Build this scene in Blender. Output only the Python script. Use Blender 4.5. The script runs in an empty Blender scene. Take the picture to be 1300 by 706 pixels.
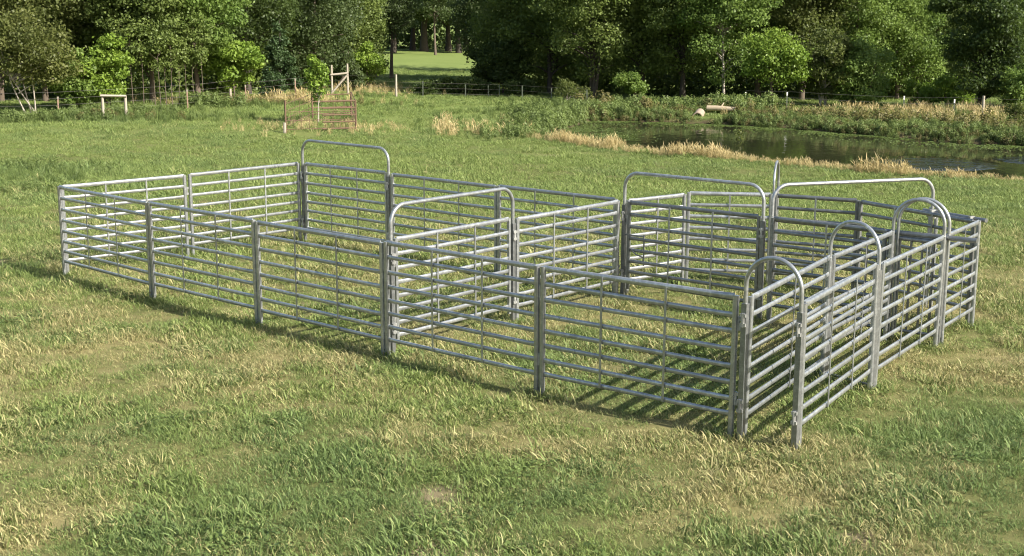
import bpy, math, random
import numpy as np
from mathutils import Matrix, Vector

random.seed(7)
rng = np.random.default_rng(11)
scene = bpy.context.scene
C = scene.collection

# ------------------------------------------------------------------ camera
HC, PITCH, ROLL, YAW, FPX = 3.053, 1.37234, 0.00242, 0.717666, 1670.8
cam_d = bpy.data.cameras.new('camera')
cam = bpy.data.objects.new('camera', cam_d)
C.objects.link(cam)
cam_d.sensor_width = 36.0
cam_d.lens = 36.0 * FPX / 1300.0
cam_d.clip_start = 0.1
cam_d.clip_end = 3000.0
CAMR = Matrix.Rotation(PITCH, 3, 'X') @ Matrix.Rotation(ROLL, 3, 'Z')
cam.matrix_world = Matrix.Translation((0, 0, HC)) @ CAMR.to_4x4()
scene.camera = cam

# ------------------------------------------------------------------ sky and sun
UD = Vector((math.cos(YAW), -math.sin(YAW), 0))       # along the long row of panels
VD = Vector((math.sin(YAW), math.cos(YAW), 0))        # across the pens, away
AZ, ELEV = math.radians(7.5), math.radians(35.0)
g = UD * math.cos(AZ) + VD * math.sin(AZ)
SUN = Vector((g.x * math.cos(ELEV), g.y * math.cos(ELEV), math.sin(ELEV)))
world = bpy.data.worlds.new('World')
scene.world = world
world.use_nodes = True
wn = world.node_tree
bg = wn.nodes['Background']
sky = wn.nodes.new('ShaderNodeTexSky')
sky.sky_type = 'NISHITA'
sky.sun_disc = False
sky.sun_elevation = ELEV
sky.sun_rotation = math.atan2(g.x, g.y)
sky.air_density = 1.2
sky.dust_density = 2.0
wn.links.new(sky.outputs[0], bg.inputs[0])
bg.inputs[1].default_value = 0.092
sd = bpy.data.lights.new('sun', 'SUN')
sd.energy = 5.0
sd.angle = math.radians(0.53)
sd.color = (1.0, 0.945, 0.85)
sun = bpy.data.objects.new('sun', sd)
C.objects.link(sun)
sun.rotation_euler = SUN.to_track_quat('Z', 'Y').to_euler()
sun.location = (10, -6, 12)

scene.view_settings.view_transform = 'Standard'
scene.view_settings.look = 'None'
scene.view_settings.exposure = 1.06
scene.view_settings.gamma = 1.0
scene.view_settings.use_curve_mapping = False
scene.render.engine = 'CYCLES'
scene.cycles.max_bounces = 6
scene.cycles.diffuse_bounces = 4
scene.cycles.transmission_bounces = 3
scene.cycles.glossy_bounces = 3
scene.cycles.transparent_max_bounces = 4
scene.cycles.filter_width = 1.05
scene.cycles.use_denoising = True
scene.cycles.denoising_prefilter = 'ACCURATE'

# ------------------------------------------------------------------ helpers
def tag(o, label=None, cat=None, group=None, kind=None):
    if label: o['label'] = label
    if cat: o['category'] = cat
    if group: o['group'] = group
    if kind: o['kind'] = kind
    return o

def empty(name, loc, rotz=0.0):
    o = bpy.data.objects.new(name, None)
    o.empty_display_size = 0.2
    C.objects.link(o)
    o.location = loc
    o.rotation_euler = (0, 0, rotz)
    return o

def smooth(a, b, x):
    t = np.clip((x - a) / (b - a), 0, 1)
    return t * t * (3 - 2 * t)

_lat = np.random.default_rng(5).random((256, 256))
def vnoise(x, y, s=1.0, ox=0.0):
    x = np.asarray(x, float) / s + ox + 57.3; y = np.asarray(y, float) / s + ox * 1.7 + 91.7
    xi = np.floor(x).astype(int); yi = np.floor(y).astype(int)
    fx = x - xi; fy = y - yi
    fx = fx * fx * (3 - 2 * fx); fy = fy * fy * (3 - 2 * fy)
    a = _lat[xi % 256, yi % 256]; b = _lat[(xi + 1) % 256, yi % 256]
    c = _lat[xi % 256, (yi + 1) % 256]; d = _lat[(xi + 1) % 256, (yi + 1) % 256]
    return (a * (1 - fx) + b * fx) * (1 - fy) + (c * (1 - fx) + d * fx) * fy

def fbm(x, y, s, o=0.0, n=3):
    t = 0; w = 1; ws = 0
    for k in range(n):
        t = t + w * vnoise(x, y, s / 2 ** k, o + 13.1 * k); ws += w; w *= 0.55
    return t / ws

# ------------------------------------------------------------------ terrain
ZW = -1.32
POND = np.array([(1.0, 45.6), (2.2, 43.9), (3.9, 41.9), (7.0, 38.7), (9.8, 36.3), (12.9, 33.9), (17, 31), (24, 27), (32, 25),
                 (37, 33), (26, 38.8), (17.3, 44.5), (15.2, 46.2), (13.2, 48.3), (10.9, 51.0), (8.9, 52.9), (6.45, 54.1), (4.6, 54.8), (3.3, 54.6),
                 (2.4, 52.3), (1.2, 48.9)])

def pond_sd(x, y):
    x = np.asarray(x, float); y = np.asarray(y, float)
    sh = x.shape; x = x.ravel(); y = y.ravel()
    d = np.full(x.shape, 1e9); ins = np.zeros(x.shape, bool)
    n = len(POND)
    for i in range(n):
        ax, ay = POND[i]; bx, by = POND[(i + 1) % n]
        ex, ey = bx - ax, by - ay
        t = np.clip(((x - ax) * ex + (y - ay) * ey) / (ex * ex + ey * ey), 0, 1)
        d = np.minimum(d, np.hypot(x - ax - t * ex, y - ay - t * ey))
        c = ((ay > y) != (by > y))
        with np.errstate(divide='ignore', invalid='ignore'):
            ins ^= c & (x < (bx - ax) * (y - ay) / (by - ay) + ax)
    d = np.where(ins, -d, d) + 0.5 * (fbm(x, y, 1.6, 3.0) - 0.5)
    return d.reshape(sh)

def height(x, y):
    x = np.asarray(x, float); y = np.asarray(y, float)
    s0 = 15.0 + 4.0 * smooth(3, -6, x)
    far_l = -1.1 + 0.12 * smooth(-2, -14, x)
    z = far_l * smooth(s0, s0 + 20, y)
    und = (fbm(x, y, 4.5, 2.0) - 0.5) * 0.40 * smooth(20, 34, y) * (1 - 0.4 * smooth(70, 110, y))
    z = z + und + (fbm(x, y, 1.1, 8.0) - 0.5) * 0.035 + (fbm(x, y, 0.75, 28.0, 2) - 0.5) * 0.05 * smooth(40, 22, y)
    z = z + 0.9 * smooth(150, 400, y)
    d = pond_sd(x, y)
    side = smooth(-3, 3, (x - 1.0) * 0.56 + (y - 45.6) * 0.83 - 3.5)
    bank = ZW + np.where(d > 0, 0.25 * np.sqrt(np.clip(d, 0, 9) / 0.8), 0.45 * d)
    bank = np.where(d < -1.2, ZW - 0.54, bank)
    w = smooth(1.5, 0.4, d)
    return z * (1 - w) + np.minimum(bank, z + 0.05) * w

def grid(u, v, z=0.0):
    du = (u * 1.697317 - 12.982285) * 1.07; dv = (v * 1.697317 * 0.976729 + 7.421807) * 1.07
    return Vector((du * UD.x + dv * VD.x, du * UD.y + dv * VD.y, z))

def ray(px, py):
    d = CAMR @ Vector(((px - 650) / FPX, -(py - 353) / FPX, -1.0))
    return d

def on_ground(px, py, lift=0.0):
    """where the sight line of a pixel meets the ground"""
    d = ray(px, py)
    d = d / d.y
    ys = np.concatenate([np.arange(5, 90, 0.05), np.arange(90, 400, 0.5)])
    z = HC + d.z * ys
    h = height(d.x * ys, ys) + lift
    k = np.argmax(z < h)
    return Vector((d.x * ys[k], ys[k], float(h[k] - lift)))

def at_depth(px, Y):
    x = (px - 650) / FPX * (0.98 * Y + 0.8)
    return Vector((x, Y, float(height(x, Y))))

# dryness of the turf: broad mottling plus the straw patches of the photograph
DRY = [(280, 588, .45, .5), (430, 548, .35, .35), (620, 570, .4, .5), (600, 655, .3, .4), (720, 560, .7, .5), (860, 590, .9, .4), (980, 610, .7, .5),
       (1060, 590, .8, .4), (1200, 480, 1.2, .35), (800, 660, .6, .5), (300, 485, .4, .5), (180, 440, .6, .35), (100, 420, .9, .25), (60, 640, .5, .35),
       (330, 440, .5, .4), (450, 480, .5, .25), (560, 440, .5, .3), (1120, 690, .4, .5), (30, 480, .7, .3), (600, 480, .5, .25), (230, 660, .3, .4),
       (960, 660, .5, .35), (1010, 560, .4, .5), (820, 440, .8, .25), (20, 245, 1.2, .5), (150, 175, 2.0, .35), (880, 690, .5, .35)]
LUSH = [(400, 610, .9), (470, 660, .8), (370, 660, .7), (840, 480, .8), (1200, 620, 1.0), (1260, 560, 1.0), (350, 560, .5), (760, 610, .5), (690, 640, .4), (30, 215, 2.2),
        (210, 690, .5), (120, 560, .6)]
SOIL = [(552, 631, .11), (540, 655, .09), (530, 703, .12), (700, 198, .35), (190, 610, .08), (1085, 690, .12), (575, 700, .1)]
DRYP = [(on_ground(a, b), r, s) for a, b, r, s in DRY]
LUSHP = [(on_ground(a, b), r) for a, b, r in LUSH]
SOILP = [(on_ground(a, b), r) for a, b, r in SOIL]
def dry_at(x, y):
    near = smooth(26, 13, y)
    t = fbm(x, y, 1.3, 1.0, 4); t2 = fbm(x, y, 0.35, 4.0, 2); t3 = fbm(x, y, 4.5, 9.0, 2)
    d = 0.46 + 0.65 * (t - 0.5) + 1.35 * (t2 - 0.5) + 0.25 * (t3 - 0.5)
    d = d * (0.30 + 0.70 * near) - 0.07 * (1 - near)
    for p, r, s in DRYP:
        d = d + 0.55 * s * np.exp(-((x - p.x) ** 2 + ((y - p.y) * 0.8) ** 2) / (r * r * .5))
    for p, r in LUSHP:
        d = d - 0.3 * np.exp(-((x - p.x) ** 2 + ((y - p.y) * 0.8) ** 2) / (r * r))
    return np.clip(d, 0, 1)
def lush_at(x, y):
    l = 0.6 * smooth(0.50, 0.70, fbm(x, y, 1.3, 21.0, 3))
    for p, r in LUSHP:
        l = np.maximum(l, np.exp(-((x - p.x) ** 2 + ((y - p.y) * 0.8) ** 2) / (r * r)))
    return np.clip(l, 0, 1)
def soil_at(x, y):
    s = 0.9 * smooth(0.74, 0.84, fbm(x, y, 0.8, 33.0, 3)) * smooth(24, 14, y)
    for p, r in SOILP:
        s = np.maximum(s, 1.5 * np.exp(-((x - p.x) ** 2 + ((y - p.y) * 0.9) ** 2) / (r * r)))
    return np.clip(s * (.25 + 1.5 * fbm(x, y, .22, 44.0, 2)) - .12, 0, 1)

# ------------------------------------------------------------------ materials
def newmat(name):
    m = bpy.data.materials.new(name); m.use_nodes = True
    nt = m.node_tree
    for n in list(nt.nodes): nt.nodes.remove(n)
    out = nt.nodes.new('ShaderNodeOutputMaterial')
    return m, nt, out
def nd(nt, t, **kw):
    n = nt.nodes.new(t)
    for k, v in kw.items(): setattr(n, k, v)
    return n
def mixc(nt, f, a, b, blend='MIX'):
    n = nd(nt, 'ShaderNodeMix', data_type='RGBA', blend_type=blend)
    for s, v in ((0, f), (6, a), (7, b)):
        if isinstance(v, bpy.types.NodeSocket): nt.links.new(v, n.inputs[s])
        elif isinstance(v, (int, float)): n.inputs[s].default_value = v
        else: n.inputs[s].default_value = (*v, 1)
    return n.outputs[2]
def attr(nt, name, typ='GEOMETRY'):
    return nd(nt, 'ShaderNodeAttribute', attribute_name=name, attribute_type=typ).outputs['Fac']
def mth(nt, op, a, b=0.0, clamp=False):
    n = nd(nt, 'ShaderNodeMath', operation=op, use_clamp=clamp)
    for s, v in ((0, a), (1, b)):
        if isinstance(v, bpy.types.NodeSocket): nt.links.new(v, n.inputs[s])
        else: n.inputs[s].default_value = v
    return n.outputs[0]
def noise(nt, scale, detail=3, rough=0.5, vec=None):
    n = nd(nt, 'ShaderNodeTexNoise'); n.inputs['Scale'].default_value = scale
    n.inputs['Detail'].default_value = detail; n.inputs['Roughness'].default_value = rough
    if vec is not None: nt.links.new(vec, n.inputs['Vector'])
    return n.outputs['Fac']
def wpos(nt): return nd(nt, 'ShaderNodeNewGeometry').outputs['Position']
def opos(nt): return nd(nt, 'ShaderNodeTexCoord').outputs['Object']
def principled(nt, out, col, rough=0.6, metal=0.0, spec=0.5):
    p = nd(nt, 'ShaderNodeBsdfPrincipled')
    for s, v in (('Base Color', col), ('Roughness', rough), ('Metallic', metal), ('Specular IOR Level', spec)):
        if isinstance(v, bpy.types.NodeSocket): nt.links.new(v, p.inputs[s])
        elif isinstance(v, tuple): p.inputs[s].default_value = (*v, 1)
        else: p.inputs[s].default_value = v
    if out: nt.links.new(p.outputs[0], out.inputs[0])
    return p
def bump(nt, p, h, strength, dist):
    b = nd(nt, 'ShaderNodeBump'); b.inputs['Strength'].default_value = strength; b.inputs['Distance'].default_value = dist
    nt.links.new(h, b.inputs['Height']); nt.links.new(b.outputs[0], p.inputs['Normal'])

def mat_steel(name, base, seed, rough=0.42):
    m, nt, out = newmat(name)
    w = wpos(nt)
    n1 = noise(nt, 60 + seed, 2, 0.6, w); n2 = noise(nt, 6 + seed * .1, 4, 0.6, w); n3 = noise(nt, 1.3, 2, 0.5, w)
    c = mixc(nt, mth(nt, 'MULTIPLY', n1, 0.55), base, tuple(b * 0.72 for b in base))
    c = mixc(nt, mth(nt, 'MULTIPLY', mth(nt, 'SUBTRACT', n2, 0.42), 3.0, True), c, tuple(b * 0.58 for b in base))
    c = mixc(nt, mth(nt, 'MULTIPLY', n3, 0.35), c, tuple(b * 1.3 for b in base))
    oi = nd(nt, 'ShaderNodeObjectInfo').outputs['Random']
    n4 = noise(nt, 22, 3, 0.7, w)
    c = mixc(nt, mth(nt, 'MULTIPLY', mth(nt, 'SUBTRACT', n4, 0.46), 4.0, True), c, tuple(b * 1.45 for b in base))
    c = mixc(nt, mth(nt, 'MULTIPLY', oi, 0.42), c, tuple(b * 0.5 for b in base))
    r = mth(nt, 'ADD', mth(nt, 'MULTIPLY', n2, 0.22), rough - 0.08)
    p = principled(nt, out, c, r, 0.66, 0.5)
    bump(nt, p, n1, 0.12, 0.002)
    return m
def mat_simple(name, base, rough=0.7, metal=0.0, var=0.4, scale=8.0, alt=None, bmp=0.0):
    m, nt, out = newmat(name)
    w = wpos(nt)
    n1 = noise(nt, scale, 5, 0.65, w); n2 = noise(nt, scale * .17, 3, 0.5, w)
    c = mixc(nt, mth(nt, 'MULTIPLY', mth(nt, 'SUBTRACT', n1, 0.35), 2.4 * var, True), base, alt or tuple(b * 0.5 for b in base))
    c = mixc(nt, mth(nt, 'MULTIPLY', n2, var * 0.6), c, tuple(b * 0.7 for b in base))
    p = principled(nt, out, c, rough, metal, 0.3)
    if bmp: bump(nt, p, n1, 0.6, bmp)
    return m
def mat_leaf(name, dark, light, transl=0.42, rough=0.5):
    m, nt, out = newmat(name)
    t = attr(nt, 'tint')
    w = wpos(nt)
    n = noise(nt, 0.55, 2, 0.5, w)
    f = mth(nt, 'ADD', mth(nt, 'MULTIPLY', t, 0.75), mth(nt, 'MULTIPLY', mth(nt, 'SUBTRACT', n, 0.5), 0.9), True)
    c = mixc(nt, f, dark, light)
    p = principled(nt, None, c, rough, 0.0, 0.28)
    tr = nd(nt, 'ShaderNodeBsdfTranslucent')
    ct = mixc(nt, 0.5, c, (0.30, 0.42, 0.05), 'MIX')
    nt.links.new(mixc(nt, 0.35, c, ct), tr.inputs[0])
    mx = nd(nt, 'ShaderNodeMixShader'); mx.inputs[0].default_value = transl
    nt.links.new(p.outputs[0], mx.inputs[1]); nt.links.new(tr.outputs[0], mx.inputs[2])
    nt.links.new(mx.outputs[0], out.inputs[0])
    return m
def mat_turf():
    m, nt, out = newmat('turf_blades')
    d = attr(nt, 'dry', 'INSTANCER'); l = attr(nt, 'lush', 'INSTANCER'); ins = attr(nt, 'vary', 'INSTANCER')
    r = attr(nt, 'rnd')
    green = mixc(nt, r, (0.095, 0.138, 0.034), (0.285, 0.362, 0.108))
    green = mixc(nt, mth(nt, 'MULTIPLY', l, 0.85), green, mixc(nt, r, (0.058, 0.100, 0.032), (0.205, 0.290, 0.105)))
    green = mixc(nt, mth(nt, 'MULTIPLY', ins, 0.22), green, (0.22, 0.27, 0.06))
    straw = mixc(nt, r, (0.22, 0.195, 0.080), (0.50, 0.445, 0.215))
    f = mth(nt, 'ADD', d, mth(nt, 'MULTIPLY', mth(nt, 'SUBTRACT', r, 0.5), 0.9))
    f = mth(nt, 'MULTIPLY', mth(nt, 'SUBTRACT', f, 0.34), 1.5, True)
    c = mixc(nt, f, green, straw)
    p = principled(nt, None, c, 0.55, 0.0, 0.25)
    tr = nd(nt, 'ShaderNodeBsdfTranslucent'); nt.links.new(c, tr.inputs[0])
    mx = nd(nt, 'ShaderNodeMixShader'); mx.inputs[0].default_value = 0.28
    nt.links.new(p.outputs[0], mx.inputs[1]); nt.links.new(tr.outputs[0], mx.inputs[2])
    nt.links.new(mx.outputs[0], out.inputs[0])
    return m
def mat_ground():
    m, nt, out = newmat('pasture_ground')
    w = wpos(nt)
    d = attr(nt, 'dry'); s = attr(nt, 'soil'); far = attr(nt, 'far'); mud = attr(nt, 'mud')
    n1 = noise(nt, 9, 6, 0.7, w); n2 = noise(nt, 45, 4, 0.7, w); n3 = noise(nt, 0.35, 4, 0.6, w)
    thatch = mixc(nt, n2, (0.060, 0.078, 0.022), (0.150, 0.150, 0.055))
    thatch = mixc(nt, mth(nt, 'MULTIPLY', d, 0.8), thatch, mixc(nt, n2, (0.18, 0.15, 0.065), (0.34, 0.28, 0.13)))
    soil = mixc(nt, n2, (0.13, 0.10, 0.06), (0.31, 0.245, 0.155))
    c = mixc(nt, s, thatch, soil)
    field = mixc(nt, n3, (0.125, 0.175, 0.045), (0.220, 0.255, 0.080))
    field = mixc(nt, mth(nt, 'MULTIPLY', n1, 0.4), field, (0.10, 0.15, 0.03))
    c = mixc(nt, far, c, field)
    c = mixc(nt, mud, c, mixc(nt, n1, (0.045, 0.038, 0.022), (0.11, 0.085, 0.045)))
    p = principled(nt, out, c, 0.95, 0.0, 0.1)
    bump(nt, p, n2, 0.5, 0.03)
    return m
def mat_water():
    m, nt, out = newmat('pond_water')
    w = wpos(nt)
    mp = nd(nt, 'ShaderNodeMapping'); nt.links.new(w, mp.inputs[0]); mp.inputs['Scale'].default_value = (1.0, 0.6, 1.0)
    n1 = noise(nt, 3.2, 3, 0.55, mp.outputs[0]); n2 = noise(nt, 0.24, 2, 0.5, w)
    mask = mth(nt, 'MULTIPLY', mth(nt, 'SUBTRACT', n2, 0.42), 5.0, True)
    gust = None
    for gx, gy, gr in ((12.6, 39.4, 2.0), (16.4, 40.3, 1.6)):
        vm = nd(nt, 'ShaderNodeVectorMath', operation='DISTANCE'); nt.links.new(w, vm.inputs[0]); vm.inputs[1].default_value = (gx, gy, ZW)
        q = mth(nt, 'MULTIPLY', mth(nt, 'SUBTRACT', 1.0, mth(nt, 'DIVIDE', vm.outputs['Value'], gr)), 3.0, True)
        q = mth(nt, 'MULTIPLY', q, 1.8)
        gust = q if gust is None else mth(nt, 'ADD', gust, q)
    hgt = mth(nt, 'MULTIPLY', n1, mth(nt, 'ADD', mth(nt, 'ADD', mth(nt, 'MULTIPLY', mask, 0.08), 0.02), gust))
    p = principled(nt, out, (0.022, 0.024, 0.013), 0.02, 0.0, 0.5)
    p.inputs['IOR'].default_value = 1.333
    bump(nt, p, hgt, 0.9, 0.16)
    return m

M_STEEL = mat_steel('galvanised_steel', (0.405, 0.417, 0.417), 3, 0.28)
M_STEEL2 = mat_steel('galvanised_steel_dark', (0.255, 0.262, 0.26), 9, 0.34)  # darker copy of the steel; shaded panels have their shade put into this colour
M_LUG = mat_steel('cast_steel_lug', (0.42, 0.42, 0.40), 21, 0.5)
M_GROUND = mat_ground(); M_WATER = mat_water(); M_TURF = mat_turf()
M_RUST = mat_simple('rusty_iron', (0.150, 0.095, 0.062), 0.8, 0.1, 0.6, 14, (0.10, 0.055, 0.036))
M_WIRE = mat_simple('fence_wire', (0.22, 0.20, 0.18), 0.6, 0.6, 0.4, 5)
M_WOOD = mat_simple('weathered_wood', (0.37, 0.325, 0.26), 0.85, 0, 0.5, 18, (0.28, 0.23, 0.17))
M_TPOST = mat_simple('faded_red_steel_post', (0.40, 0.27, 0.20), 0.7, 0.1, 0.5, 12, (0.33, 0.18, 0.12))
M_TPOSTG = mat_simple('dark_green_steel_post', (0.10, 0.115, 0.085), 0.7, 0.1, 0.5, 12)
M_WHITE = mat_simple('white_paint', (0.78, 0.76, 0.70), 0.6, 0, 0.25, 9)
M_BARK = mat_simple('brown_bark', (0.135, 0.105, 0.078), 0.95, 0, 0.7, 9, None, 0.02)
M_BARKD = mat_simple('dark_bark', (0.070, 0.058, 0.046), 0.95, 0, 0.7, 9, None, 0.02)
M_BARKP = mat_simple('pale_bark', (0.40, 0.35, 0.29), 0.9, 0, 0.5, 7, None, 0.01)
M_CLAY = mat_simple('pale_pipe', (0.36, 0.28, 0.21), 0.8, 0, 0.4, 10)
M_LOG = mat_simple('bleached_log', (0.40, 0.325, 0.225), 0.85, 0, 0.4, 10)
M_SHADOWED = mat_simple('pipe_inside_shade', (0.05, 0.045, 0.04), 0.9, 0, 0.3, 10)
LEAF = {
 'dense':  mat_leaf('leaf_dense_green', (0.028, 0.052, 0.016), (0.105, 0.150, 0.040)),
 'mid':    mat_leaf('leaf_mid_green', (0.078, 0.115, 0.030), (0.260, 0.320, 0.085)),
 'deep':   mat_leaf('leaf_deep_green', (0.036, 0.060, 0.018), (0.118, 0.160, 0.042)),
 'bright': mat_leaf('leaf_bright_green', (0.111, 0.195, 0.026), (0.299, 0.390, 0.065), 0.38),
 'olive':  mat_leaf('leaf_olive', (0.062, 0.086, 0.024), (0.205, 0.225, 0.066)),
 'yellow': mat_leaf('leaf_yellow_olive', (0.072, 0.090, 0.024), (0.215, 0.225, 0.065)),
 'grey':   mat_leaf('leaf_grey_green', (0.048, 0.074, 0.028), (0.155, 0.200, 0.075)),
 'light':  mat_leaf('leaf_light_green', (0.087, 0.153, 0.031), (0.262, 0.342, 0.082)),
 'cedar':  mat_leaf('leaf_cedar', (0.026, 0.052, 0.021), (0.080, 0.128, 0.041), 0.15),
 'weed':   mat_leaf('weed_leaf', (0.085, 0.125, 0.035), (0.220, 0.280, 0.090)),
 'weeddry':mat_leaf('dry_weed', (0.105, 0.092, 0.036), (0.230, 0.205, 0.080)),
 'straw':  mat_leaf('dry_straw', (0.38, 0.29, 0.125), (0.66, 0.55, 0.30), 0.25, 0.7),
}

# ------------------------------------------------------------------ mesh builder
class MB:
    def __init__(s): s.v = []; s.f = []
    def box(s, c, ax, ay, az):
        c = Vector(c); b = len(s.v)
        for sx in (-1, 1):
            for sy in (-1, 1):
                for sz in (-1, 1): s.v.append(c + ax * sx + ay * sy + az * sz)
        for q in ((0, 1, 3, 2), (4, 6, 7, 5), (0, 4, 5, 1), (2, 3, 7, 6), (0, 2, 6, 4), (1, 5, 7, 3)): s.f.append([b + i for i in q])
        return s
    def tube(s, pts, rad, n=10, up=None, ratio=1.0, caps=True):
        """swept tube; rad per point or one; ratio = thickness/height when up is given (oval); rad may be (h, t) pairs"""
        pts = [Vector(p) for p in pts]; m = len(pts); b = len(s.v)
        ref = up
        for i, p in enumerate(pts):
            t = (pts[min(i + 1, m - 1)] - pts[max(i - 1, 0)]).normalized()
            if ref is None: ref = Vector((0, 0, 1)) if abs(t.z) < 0.8 else Vector((1, 0, 0))
            a = (ref - t * ref.dot(t)).normalized(); c = t.cross(a)
            if up is None: ref = a
            r = rad[i] if isinstance(rad, (list, tuple)) else rad
            rh, rt = r if isinstance(r, tuple) else (r, r * ratio)
            for k in range(n):
                an = 2 * math.pi * k / n
                s.v.append(p + a * (math.cos(an) * rh) + c * (math.sin(an) * rt))
        for i in range(m - 1):
            for k in range(n):
                k2 = (k + 1) % n
                s.f.append([b + i * n + k, b + i * n + k2, b + (i + 1) * n + k2, b + (i + 1) * n + k])
        if caps:
            s.f.append([b + k for k in reversed(range(n))]); s.f.append([b + (m - 1) * n + k for k in range(n)])
        return s
    def mesh(s, name, mat, smooth_=True):
        me = bpy.data.meshes.new(name); me.from_pydata([tuple(v) for v in s.v], [], s.f)
        if smooth_:
            me.polygons.foreach_set('use_smooth', [True] * len(me.polygons))
            me.set_sharp_from_angle(angle=math.radians(45))
        me.materials.append(mat); me.update()
        return me
    def build(s, name, mat, parent=None, smooth_=True):
        o = bpy.data.objects.new(name, s.mesh(name, mat, smooth_)); C.objects.link(o)
        if parent is not None: o.parent = parent
        return o

def place(name, me, parent, loc=(0, 0, 0), rz=0.0, scl=None):
    o = bpy.data.objects.new(name, me); C.objects.link(o); o.parent = parent
    o.location = loc; o.rotation_euler = (0, 0, rz)
    if scl: o.scale = scl
    return o
X, Yv, Z = Vector((1, 0, 0)), Vector((0, 1, 0)), Vector((0, 0, 1))

# ------------------------------------------------------------------ ground
def lin(*segs):
    out = []
    for a, b, st in segs: out += list(np.arange(a, b, st))
    return np.array(out + [segs[-1][1]])
xs = lin((-900, -200, 100), (-200, -60, 20), (-60, -26, 2), (-26, 26, 0.26), (26, 60, 2), (60, 200, 20), (200, 900, 100))
ys = lin((-300, -40, 40), (-40, 4, 4), (4, 24, 0.16), (24, 64, 0.4), (64, 170, 2), (170, 400, 20), (400, 1500, 100))
GX, GY = np.meshgrid(xs, ys)
GZ = height(GX, GY)
nx, ny = len(xs), len(ys)
me = bpy.data.meshes.new('pasture')
idx = np.arange(nx * ny).reshape(ny, nx)
quads = np.stack([idx[:-1, :-1], idx[:-1, 1:], idx[1:, 1:], idx[1:, :-1]], -1).reshape(-1, 4)
me.from_pydata(np.stack([GX, GY, GZ], -1).reshape(-1, 3).tolist(), [], quads.tolist())
me.polygons.foreach_set('use_smooth', [True] * len(me.polygons))
def vattr(me, name, arr, typ='FLOAT', dom='POINT'):
    a = me.attributes.new(name, typ, dom)
    a.data.foreach_set('vector' if typ == 'FLOAT_VECTOR' else 'value', np.ascontiguousarray(arr).ravel())
fx, fy = GX.ravel(), GY.ravel()
vattr(me, 'dry', dry_at(fx, fy)); vattr(me, 'soil', soil_at(fx, fy))
vattr(me, 'far', smooth(30, 62, fy)); vattr(me, 'mud', smooth(0.7, 0.1, pond_sd(fx, fy)))
me.materials.append(M_GROUND)
ground = bpy.data.objects.new('pasture', me); C.objects.link(ground); tag(ground, kind='structure')

# pond: a sheet of water a little larger than the basin's waterline
cx0, cy0 = POND.mean(0)
pv = []
for i in range(len(POND)):
    a, b2 = POND[i], POND[(i + 1) % len(POND)]
    e = b2 - a; nrm = np.array([e[1], -e[0]]) / np.hypot(*e)
    for t in np.linspace(0, 1, 4, endpoint=False):
        pv.append(a + e * t + nrm * 0.7)
me = bpy.data.meshes.new('pond')
me.from_pydata([(p[0], p[1], ZW) for p in pv], [], [list(range(len(pv)))])
me.materials.append(M_WATER)
pond = bpy.data.objects.new('pond', me); C.objects.link(pond); tag(pond, kind='structure')

# ------------------------------------------------------------------ steel yard
H = 1.07
RAIL_Z = [h * H for h in (0.985, 0.865, 0.742, 0.620, 0.502, 0.388, 0.274, 0.165)]
PW = 0.019
_rail_cache = {}
def rail_mesh(length, top, mat):
    key = (round(length, 3), top, mat.name)
    if key in _rail_cache: return _rail_cache[key]
    h, t = (0.0230, 0.0165) if top else (0.0192, 0.0125)
    prof = [(0, (h * 1.12, t * .45)), (0.045, (h * 1.06, t * .65)), (0.085, (h, t)), (length - 0.085, (h, t)), (length - 0.045, (h * 1.06, t * .65)), (length, (h * 1.12, t * .45))]
    b = MB().tube([(x, 0, 0) for x, _ in prof], [r for _, r in prof], 12, up=Z)
    _rail_cache[key] = b.mesh('rail', mat); return _rail_cache[key]
_misc = {}
def cached(key, fn):
    if key not in _misc: _misc[key] = fn()
    return _misc[key]
def post_mesh(h, mat, w=PW):
    def f():
        b = MB()
        # square section with chamfered corners
        c = w * 0.30; pr = [(w, w - c), (w - c, w), (-w + c, w), (-w, w - c), (-w, -w + c), (-w + c, -w), (w - c, -w), (w, -w + c)]
        for z in (-0.08, h):
            for x, y in pr: b.v.append(Vector((x, y, z)))
        for k in range(8): b.f.append([k, (k + 1) % 8, 8 + (k + 1) % 8, 8 + k])
        b.f.append(list(reversed(range(8)))); b.f.append(list(range(8, 16)))
        return b.mesh('post', mat)
    return cached(('post', h, mat.name, w), f)
def lug_mesh():
    return cached('lug', lambda: MB().tube([(0, 0, -0.05), (0, 0, 0.05)], 0.012, 8).box((0, 0, 0.035), X * .022, Yv * .008, Z * .012).box((0, 0, -0.035), X * .022, Yv * .008, Z * .012).mesh('coupling_lug', M_LUG))
def stay_mesh(zlo, zhi):
    return cached(('stay', zlo, zhi), lambda: MB().box((0, 0, (zlo + zhi) / 2), X * 0.009, Yv * 0.003, Z * ((zhi - zlo) / 2)).mesh('stay', M_STEEL))

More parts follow.
